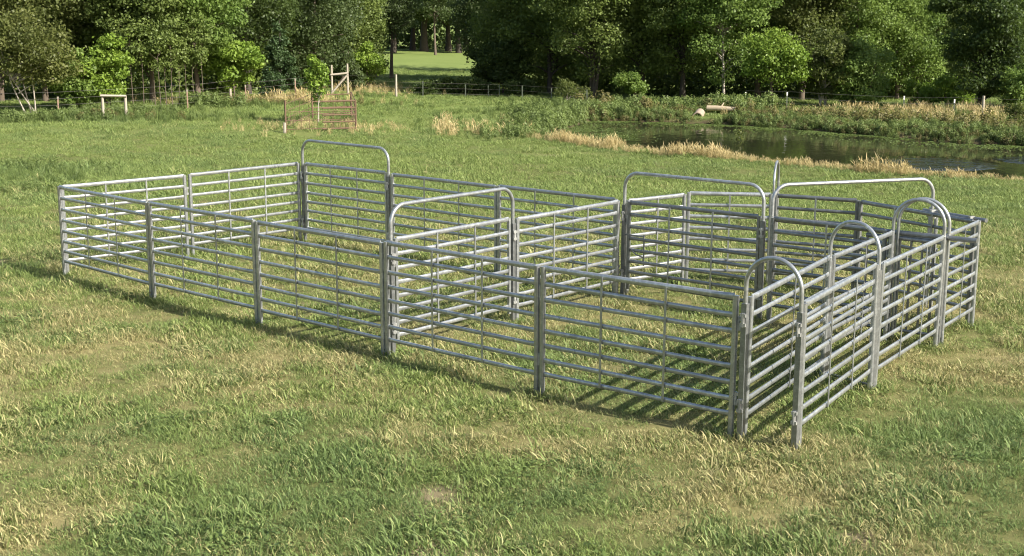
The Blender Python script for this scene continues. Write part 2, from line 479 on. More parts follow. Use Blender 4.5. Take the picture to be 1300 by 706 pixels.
def panel(name, a, b, label, cat, group, nstay=2, mat=None, inset=0.028, z0=None, rails=RAIL_Z, feet=True, lugs=True, latch=False):
    """fence panel or gate from a to b: two posts, eight oval rails, stays, pin lugs"""
    mat = mat or M_STEEL
    a = Vector(a); b = Vector(b); d = (b - a); d.z = 0; L = d.length; d.normalize()
    rz = math.atan2(d.y, d.x)
    ga = float(height(a.x, a.y)); gb = float(height(b.x, b.y))
    r = empty(name, (a.x, a.y, (ga + gb) / 4), rz)
    tag(r, label, cat, group)
    r.rotation_euler = (random.gauss(0, .006), random.gauss(0, .002), rz); r.location.z += random.uniform(-.006, .008)
    x0, x1 = inset, L - inset
    hp = 0.995 * H
    base = 0.0 if feet else RAIL_Z[-1] - 0.09
    for x in (x0, x1):
        if feet: place('post', post_mesh(hp, mat), r, (x, 0, 0))
        else: place('post', cached(('gpost', mat.name), lambda: MB().box((0, 0, (0.10 + hp) / 2), X * .014, Yv * .014, Z * ((hp - 0.10) / 2)).mesh('post', mat)), r, (x, 0, 0))
    for i, z in enumerate(rails):
        rl = rail_mesh(x1 - x0 - 0.02, i == 0, mat)
        ro = place('rail', rl, r, (x0 + 0.01, 0, z + random.gauss(0, .002))); ro.rotation_euler = (0, random.gauss(0, .0016), random.gauss(0, .001))
    for k in range(nstay):
        f = (k + 1) / (nstay + 1)
        place('stay', stay_mesh(rails[-1] - 0.01, rails[0]), r, (x0 + (x1 - x0) * f, -0.0215, 0))
    if lugs:
        for z in (0.30, 0.86):
            place('coupling_lug', lug_mesh(), r, (x1 + PW + 0.009 if feet else x0 - 0.025, 0, z))
    if latch:
        lb = MB().tube([(x0 - .09, 0, .70), (x0 + .20, 0, .70)], .010, 8).tube([(x0 + .20, 0, .72), (x0 + .20, 0, .38)], .009, 8).tube([(x0 + .02, 0, .55), (x0 + .12, -.03, .50), (x0 + .20, 0, .47)], .008, 8)
        lb.build('latch', M_STEEL2, r)
    return r

def hoop_frame(name, a, b, label, cat, group, top=1.375, corner=0.17, sill=False, rad=0.0185, sleeves=True):
    a = Vector(a); b = Vector(b); d = b - a; d.z = 0; L = d.length; d.normalize()
    r = empty(name, (a.x, a.y, (float(height(a.x, a.y)) + float(height(b.x, b.y))) / 4), math.atan2(d.y, d.x)); tag(r, label, cat, group)
    corner = min(corner, L / 2 - 0.001)
    pts = [(0, 0, -0.08), (0, 0, 0.4), (0, 0, 0.8), (0, 0, top - corner)]
    for k in range(1, 11):
        an = math.pi / 2 * k / 10; pts.append((corner - corner * math.cos(an), 0, top - corner + corner * math.sin(an)))
    for k in range(0, 11):
        an = math.pi / 2 * (1 - k / 10); pts.append((L - corner + corner * math.cos(an), 0, top - corner + corner * math.sin(an)))
    pts += [(L, 0, 0.8), (L, 0, 0.4), (L, 0, -0.08)]
    q = [pts[0]]
    for p in pts[1:]:
        if (Vector(p) - Vector(q[-1])).length > 1e-4: q.append(p)
    MB().tube(q, rad, 14, up=Yv).build('hoop', M_STEEL, r)
    if sleeves:
        for x in (0, L):
            place('leg_sleeve', cached('sleeve', lambda: MB().box((0, 0, 0.50), X * .021, Yv * .021, Z * .52).mesh('leg_sleeve', M_STEEL2)), r, (x, 0, 0))
            for z in (0.26, 0.90):
                place('hinge_lug', lug_mesh(), r, (x, -0.030, z))
    if sill: MB().tube([(0, 0, 0.045), (L, 0, 0.045)], 0.012, 8).build('sill_bar', M_STEEL2, r)
    return r

def G(u, v): return grid(u, v)
F = [on_ground(81, 352), on_ground(194.5, 382), on_ground(329, 414), on_ground(490, 456), on_ground(684.5, 502.5), on_ground(931.5, 560)]
for f_ in F: f_.z = 0
B1 = G(0, 1.0); B2 = G(0, 2.02); B3 = G(1.0, 2.0); B4 = G(2.0, 2.0); B5 = G(3.0, 2.0); B6 = G(3.98, 2.01)
M1 = G(3.0, 1.0)
A1l = F[5] + UD * 0.055; A1r = G(5.25, 0.06)
A2l = G(4.82, 1.13); A2r = G(5.09, 1.07)
A3l = G(4.72, 2.02); A3r = G(4.975, 2.06)
C1 = G(3.12, 2.52); C2 = G(3.56, 2.83); C3 = G(4.07, 2.97); C4 = G(4.90, 2.68)

front_labels = ['steel fence panel of the long front row, at its corner farthest from the race',
 'steel fence panel of the long front row, second from its far corner post',
 'steel fence panel of the long front row, ending where the cross fence meets it',
 'steel fence panel of the long front row, starting at the cross fence hoop',
 'steel fence panel of the long front row, joined to the first race arch']
for i in range(5):
    panel('fence_panel', F[i], F[i + 1], front_labels[i], 'fence panel', 'panels of the steel sheep yard')
panel('fence_panel', F[0], B1, 'bright sunlit steel panel of the end fence, at the corner with the long front row', 'fence panel', 'panels of the steel sheep yard', inset=0.05)
panel('fence_panel', B1, B2, 'bright sunlit steel panel of the end fence, next to the back row hoop gate', 'fence panel', 'panels of the steel sheep yard')
panel('fence_panel', B3, B4, 'steel panel of the back row fence, right beside the first hoop gate frame', 'fence panel', 'panels of the steel sheep yard')
panel('fence_panel', B4, B5 - UD * 0.06, 'steel panel of the back row fence, meeting the cross fence of the pens', 'fence panel', 'panels of the steel sheep yard')
panel('fence_panel', M1, B5 - VD * 0.05, 'sunlit steel panel of the cross fence between hoop gate and back row', 'fence panel', 'panels of the steel sheep yard')
# gates in their tall frames
def gate_in(a, b, flab, glab, latch=False, mat=None):
    d = (Vector(b) - Vector(a)); d.z = 0; d.normalize()
    hoop_frame('gateway', Vector(a) + d * .035, Vector(b) - d * .035, flab, 'gateway', 'tall hoop gate frames')
    if glab: panel('yard_gate', Vector(a) + d * .10, Vector(b) - d * .085, glab, 'gate', 'gates of the steel sheep yard', feet=False, inset=0.0, mat=mat, latch=latch)
gate_in(B2 + UD * .03, B3, 'tall steel hoop gate frame standing in the back row beside the end fence', 'closed eight-rail steel gate in the back row hoop frame beside the end fence')
gate_in(F[3] + VD * .05, M1, 'tall steel hoop gate frame of the cross fence, standing against the front row', 'closed sunlit steel gate in the cross fence hoop frame', latch=False)
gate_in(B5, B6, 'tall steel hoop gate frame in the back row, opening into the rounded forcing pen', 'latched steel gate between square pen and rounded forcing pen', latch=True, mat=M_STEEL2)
WF = G(4.53, 2.95)
hoop_frame('gateway', B6 + VD * .06 + UD * .03, WF, 'tall open steel hoop frame with no gate, standing inside the rounded forcing pen', 'gateway', 'tall hoop gate frames', sleeves=False)
rp = panel('gate_stile', WF + VD * .0 + UD * -.02, WF + UD * .05 + VD * .02, 'short steel post pair with latch rungs at the foot of the open hoop frame', 'gate post', None, nstay=0, inset=0.006, rails=[.98, .62, .26], lugs=False)
# rounded forcing pen
grp = 'panels of the steel sheep yard'
panel('fence_panel', B5 + VD * .04 + UD * .03, C1, 'short sunlit one-stay steel panel of the forcing pen, next to the latched gate', 'fence panel', grp, nstay=1)
panel('fence_panel', C1, C2, 'short sunlit one-stay steel panel of the forcing pen, second from the latched gate', 'fence panel', grp, nstay=1)
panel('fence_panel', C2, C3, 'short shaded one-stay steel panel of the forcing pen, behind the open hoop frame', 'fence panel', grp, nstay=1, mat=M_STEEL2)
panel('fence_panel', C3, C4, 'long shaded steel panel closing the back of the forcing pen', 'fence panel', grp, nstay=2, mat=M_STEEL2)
panel('fence_panel', A3r + VD * .06, C4 + UD * .03, 'short sunlit steel panel at the outer end of the race, closing the forcing pen', 'fence panel', grp, nstay=1)
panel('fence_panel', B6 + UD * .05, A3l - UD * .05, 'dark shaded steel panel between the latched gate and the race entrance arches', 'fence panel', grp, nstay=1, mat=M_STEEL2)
# edge-on arch at the back of the forcing pen
dv = Vector((C2.x, C2.y, 0)).normalized()
hoop_frame('walk_arch', C2 + dv * .03, C2 + dv * .50 + Vector((.05, 0, 0)), 'narrow steel walk-through arch seen edge-on at the back of the forcing pen', 'arch', 'narrow hoop arches', top=1.40, corner=0.24, sleeves=False, rad=.014)
# race
panel('fence_panel', A1l + VD * .03, A2l - VD * .02, 'sunlit inner race panel between the first and middle arches', 'fence panel', grp, nstay=1)
panel('fence_panel', A2l + VD * .02, A3l - VD * .02, 'sunlit inner race panel between the middle and double arches', 'fence panel', grp, nstay=1)
panel('fence_panel', A1r + VD * .03, A2r - VD * .02, 'sunlit outer race panel between the first and middle arches', 'fence panel', grp, nstay=2)
panel('fence_panel', A2r + VD * .02, A3r - VD * .02, 'sunlit outer race panel between the middle and double arches', 'fence panel', grp, nstay=2)
ag = 'narrow hoop arches'
hoop_frame('race_arch', A1l, A1r, 'narrow round-topped steel arch at the front mouth of the race', 'arch', ag, corner=0.23, rad=.0165)
hoop_frame('race_arch', A2l, A2r, 'narrow round-topped steel arch across the middle of the race', 'arch', ag, corner=0.235, sill=True, rad=.0165)
hoop_frame('race_arch', A3l, A3r, 'narrow round-topped steel arch at the back of the race, on its race side', 'arch', ag, corner=0.235, rad=.0165)
hoop_frame('race_arch', A3l + VD * .085 + UD * .01, A3r + VD * .085 + UD * .01, 'narrow round-topped steel arch doubled on the forcing pen side of the race entrance', 'arch', ag, corner=0.235, sleeves=False, rad=.0165)
# sliding gate running between the two rear arches
sa = B6 + UD * .08 + VD * .045; sb = G(5.13, 2.10)
d = sb - sa; L = d.length
sg = empty('sliding_gate', (sa.x, sa.y, 0), math.atan2(d.y, d.x))
tag(sg, 'long dark steel sliding gate with upright bars running through the double race arches', 'gate')
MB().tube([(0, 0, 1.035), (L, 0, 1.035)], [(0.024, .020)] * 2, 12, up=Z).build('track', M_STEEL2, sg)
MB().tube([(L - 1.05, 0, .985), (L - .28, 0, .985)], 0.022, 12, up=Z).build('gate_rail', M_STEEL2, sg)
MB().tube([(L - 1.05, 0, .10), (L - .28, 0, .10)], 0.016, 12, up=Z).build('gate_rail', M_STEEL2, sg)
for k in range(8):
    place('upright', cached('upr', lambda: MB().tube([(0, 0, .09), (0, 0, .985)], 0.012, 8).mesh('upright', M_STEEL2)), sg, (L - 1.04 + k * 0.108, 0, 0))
e1 = C3 + (C4 - C3) * .55 + VD * .05; e2 = C4 + (C4 - C3).normalized() * .09 + VD * .05
bt = empty('brace_tube', (e1.x, e1.y, 0), math.atan2((e2 - e1).y, (e2 - e1).x)); le = (e2 - e1).length
tag(bt, 'dark steel brace tube clamped along the top of the back forcing pen panel', 'brace')
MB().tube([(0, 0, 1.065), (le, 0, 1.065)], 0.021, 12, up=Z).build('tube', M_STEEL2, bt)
for x in (.15, le - .16):
    MB().box((x, -0.028, 1.045), X * .014, Yv * .034, Z * .045).build('clamp', M_LUG, bt)

# ------------------------------------------------------------------ leaves, trees
def mesh_np(name, V, Fq, mat, face_attr=None, smooth_=False):
    me = bpy.data.meshes.new(name)
    n = len(V); k = Fq.shape[1]; m = len(Fq)
    me.vertices.add(n); me.vertices.foreach_set('co', np.ascontiguousarray(V, dtype=np.float32).ravel())
    me.loops.add(m * k); me.loops.foreach_set('vertex_index', np.ascontiguousarray(Fq, dtype=np.int32).ravel())
    me.polygons.add(m); me.polygons.foreach_set('loop_start', np.arange(0, m * k, k, dtype=np.int32))
    me.update(calc_edges=True)
    if face_attr:
        for nm, arr in face_attr.items(): vattr(me, nm, np.asarray(arr, dtype=np.float32), 'FLOAT', 'FACE')
    me.materials.append(mat); me.validate()
    return me
def leaves(P, N, S, aspect=0.62, rg=rng):
    """folded rhombic leaves at points P facing N of length S"""
    n = len(P)
    N = N / (np.linalg.norm(N, axis=1, keepdims=True) + 1e-9)
    T = rg.normal(size=(n, 3)); T[:, 2] -= 0.35
    T -= N * (T * N).sum(1, keepdims=True); T /= np.linalg.norm(T, axis=1, keepdims=True) + 1e-9
    B = np.cross(N, T); S = S[:, None]
    p0 = P - T * S * .5; p2 = P + T * S * .5 - N * S * .12
    p1 = P + B * S * .5 * aspect + N * S * .10; p3 = P - B * S * .5 * aspect + N * S * .10
    V = np.stack([p0, p1, p2, p3], 1).reshape(-1, 3)
    return V, np.arange(4 * n).reshape(n, 4)
def rdir(n, rg=rng):
    v = rg.normal(size=(n, 3)); return v / np.linalg.norm(v, axis=1, keepdims=True)

def tree(name, base, h, r, cb, leaf, label, group=None, cat='tree', bark=None, n=13000, lobe=None, ls=0.16, seed=0, lean=(0, 0), stems=1, cone=False, trunk_r=None, vis_top=5.6, sparse=1.0, flat=0.75):
    rg = np.random.default_rng(1000 + seed)
    bark = bark or M_BARK
    root = empty(name, (base.x, base.y, base.z - 0.05)); tag(root, label, cat, group)
    lobe = lobe or 0.17 * r + 0.20
    ch = h - cb
    nl = int(max(10, 1.5 * (r * r * ch) / (lobe ** 3) * 0.42)); nl = min(nl, 190)
    L = []
    while len(L) < nl:
        d = rg.normal(size=3); d /= np.linalg.norm(d)
        q = rg.random() ** 0.38
        zz = cb + ch * .5 + d[2] * ch * .5 * q
        t = (zz - cb) / ch
        if cone: env = (1 - t) * 0.95 + 0.05; rr = r * env * (rg.random() ** .5); an = rg.random() * 6.283; x, y = rr * math.cos(an), rr * math.sin(an)
        else:
            k = 1.0 + 0.28 * math.sin(3 * math.atan2(d[1], d[0]) + seed) * (0.5 + 0.5 * math.sin(seed * 1.7 + zz))
            x, y = d[0] * r * q * k, d[1] * r * q * k
        L.append((x + lean[0] * t, y + lean[1] * t, zz, lobe * (0.6 + 0.7 * rg.random()) * ((0.35 + 0.65 * (1 - t)) if cone else 1)))
    L = np.array(L)
    w = L[:, 3] ** 2 * np.where(L[:, 2] > vis_top, 0.45, 1.0); w /= w.sum()
    cnt = rg.multinomial(n, w)
    Ps, Ns, Ss, Ts = [], [], [], []
    for (x, y, z, lr), c in zip(L, cnt):
        if c == 0: continue
        d = rdir(c, rg)
        q = rg.random(c) ** 0.30
        q = q * (1 + 0.18 * np.sin(d[:, 0] * 7 + x * 3) * np.sin(d[:, 1] * 6 + z * 2))
        P = np.array([x, y, z]) + d * (q * lr)[:, None] * np.array([1.12, 1.12, flat])
        P[:, 2] -= 0.12 * lr * (d[:, 0] ** 2 + d[:, 1] ** 2)
        keep = P[:, 2] > 0.12
        N = d * 0.55 + rdir(c, rg) * 0.9 + np.array([0, 0, 0.4])
        stray = rg.random(c) < .07; P[stray] += rg.normal(size=(int(stray.sum()), 3)) * lr * .55
        up = z > vis_top
        Ps.append(P[keep]); Ns.append(N[keep]); Ss.append(((ls * (1.5 if up else 1.0)) * (0.65 + 0.7 * rg.random(c)))[keep])
        Ts.append(np.clip(0.35 + 0.35 * rg.random(c) + 0.25 * (rg.random() - .5), 0, 1)[keep])
    if not cone and r > 1.2:      # looser leaves and twigs filling the space between the boughs
        c = n // 4; d = rdir(c, rg); q = rg.random(c) ** .4
        P = np.array([0, 0, cb + ch * .5]) + d * q[:, None] * np.array([r, r, ch * .5]); P[:, :2] += np.array(lean) * ((P[:, 2:3] - cb) / ch)
        P += rg.normal(size=(c, 3)) * .12; k_ = (P[:, 2] > .12) & (P[:, 2] < vis_top + .6)
        Ps.append(P[k_]); Ns.append((d * .5 + rdir(c, rg) * .9 + np.array([0, 0, .4]))[k_]); Ss.append((ls * (.6 + .6 * rg.random(c)))[k_]); Ts.append((.25 + .5 * rg.random(c))[k_])
    P = np.concatenate(Ps); N = np.concatenate(Ns); S = np.concatenate(Ss); Tt = np.concatenate(Ts)
    V, Fq = leaves(P, N, S, rg=rg)
    cr = bpy.data.objects.new('crown', mesh_np('crown', V, Fq, LEAF[leaf], {'tint': Tt})); C.objects.link(cr); cr.parent = root; cr['kind'] = 'stuff'
    tr = trunk_r or 0.011 * h + 0.02
    b = MB()
    for s in range(stems):
        ox, oy = ((rg.random() - .5) * .5, (rg.random() - .5) * .3) if stems > 1 else (0, 0)
        top = h * (0.72 if not cone else 0.95)
        sx, sy = (rg.normal() * .28 * r, rg.normal() * .25 * r) if stems > 1 else (lean[0] * .7, lean[1] * .7)
        pts = []; rad = []
        for k in range(8):
            t = k / 7
            pts.append((ox + sx * t + .06 * r * math.sin(3 * t + seed + s), oy + sy * t + .05 * r * math.cos(4 * t + seed), top * t))
            rad.append(tr * (1.25 if k == 0 else 1) * (1 - 0.82 * t) * (0.7 if stems > 1 else 1))
        b.tube(pts, rad, 8)
    trunk = b.build('trunk', bark, root)
    lb = MB(); order = np.argsort(L[:, 2])[: max(8, min(24, nl // 2))]
    for k in order:
        x, y, z, lr = L[k]
        z0 = max(0.25 * cb, min(z - 0.25 * math.hypot(x, y) - 0.3, h * .68)); t = z0 / (h * .72)
        if z0 < 0.15: z0 = 0.15 + 0.3 * rg.random(); t = z0 / (h * .72)
        p0 = Vector((sx * t if stems == 1 else ox + sx * t, sy * t if stems == 1 else oy + sy * t, z0)); p2 = Vector((x, y, z)); p1 = (p0 + p2) / 2 + Vector((rg.normal() * .1, rg.normal() * .1, .12 * r))
        pts = [p0.lerp(p1, q).lerp(p1.lerp(p2, q), q) for q in (0, .25, .5, .75, 1)]
        lb.tube(pts, [tr * .42 * (1 - .8 * q) + .004 for q in (0, .25, .5, .75, 1)], 6)
    lb.build('limbs', bark, root)
    return root

sd_ = [0]
def T(px, Y, h, r, cb, leaf, label, name='tree', **kw):
    sd_[0] += 1
    return tree(name, at_depth(px, Y), h, r, cb, leaf, label, seed=sd_[0], **{**kw, 'n': int(kw.get('n', 13000) * 1.4), 'ls': kw.get('ls', .16) * .86})

LG = 'trees of the wood behind the wire fence'
RG = 'trees of the wood behind the pond'
# wood behind the pasture fence
T(38, 54, 4.4, 1.75, 1.0, 'yellow', 'yellowing shrubby tree with pale bare stems just behind the pasture fence', 'shrubby_tree', bark=M_BARKP, stems=4, n=8500, ls=.14, group=LG, trunk_r=.05)
T(98, 55.5, 2.5, 1.15, .35, 'light', 'light green rounded bush between yellowing tree and pale wooden frame', 'bush', cat='bush', n=6500, ls=.15, stems=3)
T(140, 56, 3.0, .95, .5, 'bright', 'light green small tree directly behind the pale wooden frame', 'small_tree', n=5000, ls=.15, stems=2, group=LG)
T(62, 60, 9.5, 2.7, 1.2, 'olive', 'tall olive brown tree behind the yellowing shrubby tree', n=13000, group=LG)
T(5, 59, 9, 2.4, .8, 'yellow', 'tall dull olive tree at the edge of the wood past the yellowing shrubby tree', n=12000, group=LG)
T(120, 62, 9.5, 2.4, 1.0, 'mid', 'tall mid green tree behind the pale wooden frame', n=13000, group=LG)
T(190, 59.5, 9.5, 2.35, 1.35, 'mid', 'large leafy green tree over thin pole stems behind the fence', n=16000, ls=.17, group=LG, flat=.6)
T(248, 60.5, 10, 2.3, 1.5, 'light', 'large bright topped tree next to the small yellow-green tree', n=16000, ls=.17, group=LG, flat=.6)
T(298, 60.5, 3.1, 1.05, .75, 'bright', 'small bright yellow-green tree in front of the dark wood', 'small_tree', n=6500, ls=.17, group=LG, trunk_r=.04, lobe=.38)
T(318, 67, 10.5, 2.6, .6, 'deep', 'tall very dark tree behind the small yellow-green tree', n=13000, bark=M_BARKD, group=LG)
T(356, 63, 3.9, 1.0, .1, 'cedar', 'dark cone-shaped cedar standing beside the small yellow-green tree', 'cedar_tree', cone=True, n=10000, ls=.11, bark=M_BARKD)
T(398, 70, 10, 2.5, .5, 'grey', 'tall grey green tree rising behind the sapling in the rusty pen', n=16000, group=LG)
T(432, 74, 10, 2.3, .2, 'mid', 'tall tree with low skirts behind the braced wooden gate posts', n=15000, group=LG)
T(462, 75, 6.2, 1.4, .15, 'mid', 'bushy tree at the edge of the wood beside the far meadow', n=13000, group=LG, stems=2)
T(466, 72.0, 2.4, .7, .5, 'bright', 'small fresh green bush in front of the bushy edge tree', 'bush', cat='bush', n=2600, ls=.16)
T(497, 86, 9, 1.7, 2.6, 'grey', 'grey green tree leaning over the far meadow edge', n=9000, group=LG, lean=(.5, 0))
T(448, 71, 1.4, .8, .0, 'grey', 'low grey green bush growing under the tree skirts by the braced posts', 'bush', cat='bush', n=4500, ls=.13)
for px, Y in ((20, 72), (95, 74), (165, 73), (225, 74), (285, 76), (350, 78), (420, 82)):
    T(px, Y, 10.5, 2.7, .3, 'deep', 'tall dark tree deep inside the wood behind the pasture fence', n=9000, ls=.22, bark=M_BARKD, group='dark trees deep inside the fence-side wood')
for px, Y in ((182, 57.3), (196, 57.8), (203, 57.2), (211, 58), (219, 57.5), (228, 58), (236, 58.2), (257, 58.6), (168, 57.4), (246, 58.5)):
    T(px, Y, 3.2 + random.random(), .42, 1.7, 'mid', 'thin pole sapling at the wood edge under the large leafy trees', 'sapling', cat='sapling', n=520, ls=.15, trunk_r=.022, bark=M_BARK, group='thin pole saplings at the wood edge')
# far end of the meadow
T(553, 134, 13, 2.6, 3.3, 'grey', 'tree with slender trunk standing alone before the dark row at the meadow end', n=9000, ls=.24, bark=M_BARK, trunk_r=.12, vis_top=8)
T(540, 143, 14, 3.4, 3.0, 'deep', 'thick trunked dark tree beside the slender tree at the meadow end', n=7000, ls=.3, bark=M_BARKD, trunk_r=.42, vis_top=8)
for px, Y in ((500, 140), (522, 150), (566, 146), (580, 142), (592, 149), (612, 141), (635, 146)):
    T(px, Y, 14, 3.6, 2.8, 'deep', 'dark shady tree in the row closing the far meadow', n=6000, ls=.32, bark=M_BARKD, trunk_r=.3, vis_top=8, group='dark tree row closing the far meadow')
for px, h_ in ((548, .85), (566, .95), (584, 1.0), (601, .9), (618, .75), (536, .6), (655, .9), (675, .85)):
    T(px, 68.5 if px < 640 else 67.5, h_, .62, .0, 'deep', 'low dark bush of the hedge below the far meadow', 'hedge_bush', cat='bush', n=1500, ls=.12, stems=3, trunk_r=.02, lobe=.22, group='low dark hedge bushes below the far meadow')
# wood behind the pond
T(612, 80, 8.5, 2.0, 1.5, 'grey', 'grey green tree overhanging the far meadow from the pond-side wood', n=11000, group=RG)
T(650, 73, 10, 2.6, 1.0, 'mid', 'broad tree at the meadow end of the pond-side wood', n=15000, bark=M_BARKD, group=RG)
T(700, 70, 10, 2.6, .8, 'mid', 'broad dark-based tree behind the dark lower rails of the back fence', n=15000, bark=M_BARKD, group=RG)
T(640, 70.5, 3.0, 1.5, .5, 'deep', 'dark low tree hanging over the back fence corner by the meadow', 'small_tree', n=8000, bark=M_BARKD, group=RG, flat=.6)
T(752, 66, 10.5, 2.6, 1.2, 'mid', 'broad tree on several dark trunks above the left tip of the pond', n=16000, bark=M_BARKD, stems=3, group=RG)
T(812, 67, 10, 2.4, 1.1, 'mid', 'tall full-crowned tree behind the pale shrub at the pond', n=15000, bark=M_BARKD, group=RG)
T(862, 66, 10.5, 2.4, 1.2, 'mid', 'tall full-crowned tree rising behind the culvert pipe mouth', n=15000, bark=M_BARKD, group=RG)
T(916, 63.5, 10, 2.2, 1.3, 'light', 'tall tree with slender pale trunk behind the bleached log', n=14000, bark=M_BARKP, trunk_r=.065, group=RG)
T(962, 67, 10, 2.3, .9, 'mid', 'tall tree behind the yellow-green tree on the pond bank', n=13000, group=RG)
T(984, 60, 3.5, 1.25, .9, 'bright', 'yellow-green sunlit tree on the bank beyond the pond', 'small_tree', n=8500, ls=.15, stems=2, group=RG)
T(1020, 65, 10, 2.2, 1.0, 'olive', 'tall olive green tree between yellow-green tree and pale bushes', n=14000, group=RG)
T(1046, 60.5, 3.6, 1.2, .6, 'olive', 'olive shrubby tree with pale crooked stems on the far bank', 'shrubby_tree', n=7500, stems=4, bark=M_BARKP, ls=.14, group=RG)
T(1092, 60, 2.9, 1.35, .15, 'light', 'broad light green bush reaching down to the far bank weeds', 'bush', cat='bush', n=9000, stems=3, ls=.14)
T(1085, 66, 10, 2.3, .4, 'light', 'tall light green willowy tree behind the broad light bush', n=15000, ls=.14, group=RG)
T(1138, 67, 6.6, 2.2, .4, 'light', 'tall light green tree next to the very dark dense tree', n=14000, ls=.15, group=RG)
T(1185, 73, 6.2, 2.4, .8, 'mid', 'mid green tree set back beside the very dark dense tree', n=12000, group=RG)
T(1246, 57.5, 8.5, 1.75, .35, 'dense', 'very dark dense tree standing tall beyond the straw grass and white-topped posts', n=21000, ls=.15, bark=M_BARKD, flat=.55, lobe=.5, group=RG)
T(1312, 66, 9, 2.2, .5, 'mid', 'tall tree behind the very dark dense tree', n=10000, group=RG)
T(1296, 56, 2.3, 1.0, .1, 'light', 'light green bush at the foot of the very dark dense tree', 'bush', cat='bush', n=5500, stems=3, ls=.14)
T(1291, 49.5, 1.15, .38, .05, 'olive', 'little olive shrub standing alone in the straw grass', 'shrub', cat='shrub', n=1500, stems=3, ls=.10, trunk_r=.02)
T(1205, 60, 1.5, .9, .05, 'bright', 'low leafy bush of broad leaves behind the white-topped posts', 'bush', cat='bush', n=3600, stems=3, ls=.15)
T(1170, 61, 1.3, .9, .05, 'bright', 'low leafy bush joined to the broad light bush behind white-topped posts', 'bush', cat='bush', n=3600, stems=3, ls=.15)
T(803, 62.5, 1.6, .6, .1, 'light', 'pale green shrub in front of the dark wood, between the tall trunks', 'shrub', cat='shrub', n=3000, stems=3, ls=.12)
T(722, 63.5, 1.1, .75, .05, 'olive', 'thin brownish shrub in the shade of the broad several-trunked tree', 'shrub', cat='shrub', n=1600, stems=5, ls=.10, bark=M_BARKP, trunk_r=.02)
for px, Y in ((640, 83), (690, 81), (735, 79), (785, 80), (840, 79), (890, 80), (940, 78), (995, 79), (1050, 78), (1110, 80), (1165, 84), (1225, 76), (1290, 78), (1345, 75)):
    T(px, Y, 6.5 if px in (1165, 1225) else 10.5, 2.6, .25, 'deep', 'tall dark tree deep inside the wood behind the pond', n=8000, ls=.23, bark=M_BARKD, group='dark trees deep inside the pond-side wood')
# backing woodland closing every sight line
def woodland(name, segs, label, n, seed, ls=.45):
    rg = np.random.default_rng(seed)
    P = []
    for (x0, y0, x1, y1, hh) in segs:
        k = n // len(segs); t = rg.random(k)
        xx = x0 + (x1 - x0) * t + rg.normal(size=k) * 1.2; yy = y0 + (y1 - y0) * t + rg.normal(size=k) * 1.6
        zz = rg.random(k) ** 1.15 * hh * (0.75 + 0.5 * fbm(xx, yy, 5, 4.0))
        P.append(np.stack([xx, yy, height(xx, yy) + zz], 1))
    P = np.concatenate(P); V, Fq = leaves(P, rdir(len(P), rg) + np.array([0, -.3, .5]), ls * (.6 + .8 * rg.random(len(P))), .7, rg)
    o = bpy.data.objects.new(name, mesh_np(name, V, Fq, LEAF['mid' if name == 'undergrowth' else 'deep'], {'tint': rg.random(len(P)) * .7})); C.objects.link(o)
    tag(o, label, 'woodland', kind='stuff')
woodland('woodland', [(-60, 76, -36, 84, 10), (-36, 84, -16, 92, 10), (-15, 94, -22, 150, 11), (2, 95, 10, 90, 10), (10, 90, 24, 90, 10), (24, 90, 36, 88, 6), (36, 88, 70, 82, 10)], 'dark mass of woodland foliage closing the view behind the nearer trees', 42000, 77)
woodland('undergrowth', [(-26, 63, -15, 69, 3.2), (-15, 69, -11.8, 80, 3.0), (1.6, 76, 8, 71, 3.0), (8, 71, 19, 70, 3.2), (19, 70, 32, 68, 3.2)], 'dark undergrowth between the trunks of both woods', 44000, 79, .22)
woodland('woodland', [(-26, 157, 8, 157, 7), (-60, 168, 60, 168, 13)], 'far dark woodland beyond the end of the meadow', 20000, 78)

# ------------------------------------------------------------------ rusty pen with sapling
P1 = on_ground(363, 169); P2 = on_ground(452, 166); P3 = on_ground(397, 152.5); P4 = on_ground(446, 150)
pen = empty('livestock_pen', P1); tag(pen, 'small rusty wire and pipe pen guarding a sapling in dry grass', 'pen')
def rel(p, z=0.0): return (p.x - P1.x, p.y - P1.y, p.z - P1.z + z)
for p, hh in ((P1, 1.12), (P2, 1.10), (P3, 1.0), (P4, 1.02)):
    MB().tube([rel(p, -.05), rel(p, hh)], .032, 8).build('post', M_RUST, pen)
MB().tube([rel(P1 + Vector((-.03, -.05, 0)), -.05), rel(P1 + Vector((-.03, -.05, 0)), .36)], .05, 8).build('wooden_stub', M_WOOD, pen)
for a, b, hs, st, rr in ((P1, P3, (.25, .5, .75, 1.0), 5, .009), (P1, P2, (.12, .42, .72), 8, .009), (P3, P4, (.22, .46, .70, .95), 4, .016), (P4, P2, (.12, .36, .60, .84, 1.06), 3, .012), (P1.lerp(P2, .52), P2, (.10, .34, .58, .82, 1.06), 2, .020)):
    for hz in hs: MB().tube([rel(a, hz), rel(b, hz * 1.0)], rr * 1.25, 6).build('rail', M_RUST, pen)
    for k in range(1, st + 1):
        q = a.lerp(b, k / (st + 1)); MB().tube([rel(q, hs[0]), rel(q, hs[-1])], .006, 5).build('upright_wire', M_RUST, pen)
sp = on_ground(404.5, 156)
tree('young_tree', sp, 2.6, .36, .8, 'bright', 'slender bright green sapling growing inside the rusty pen', cat='sapling', n=1700, ls=.12, seed=301, bark=M_BARKP, trunk_r=.03, lobe=.17, flat=1.1)

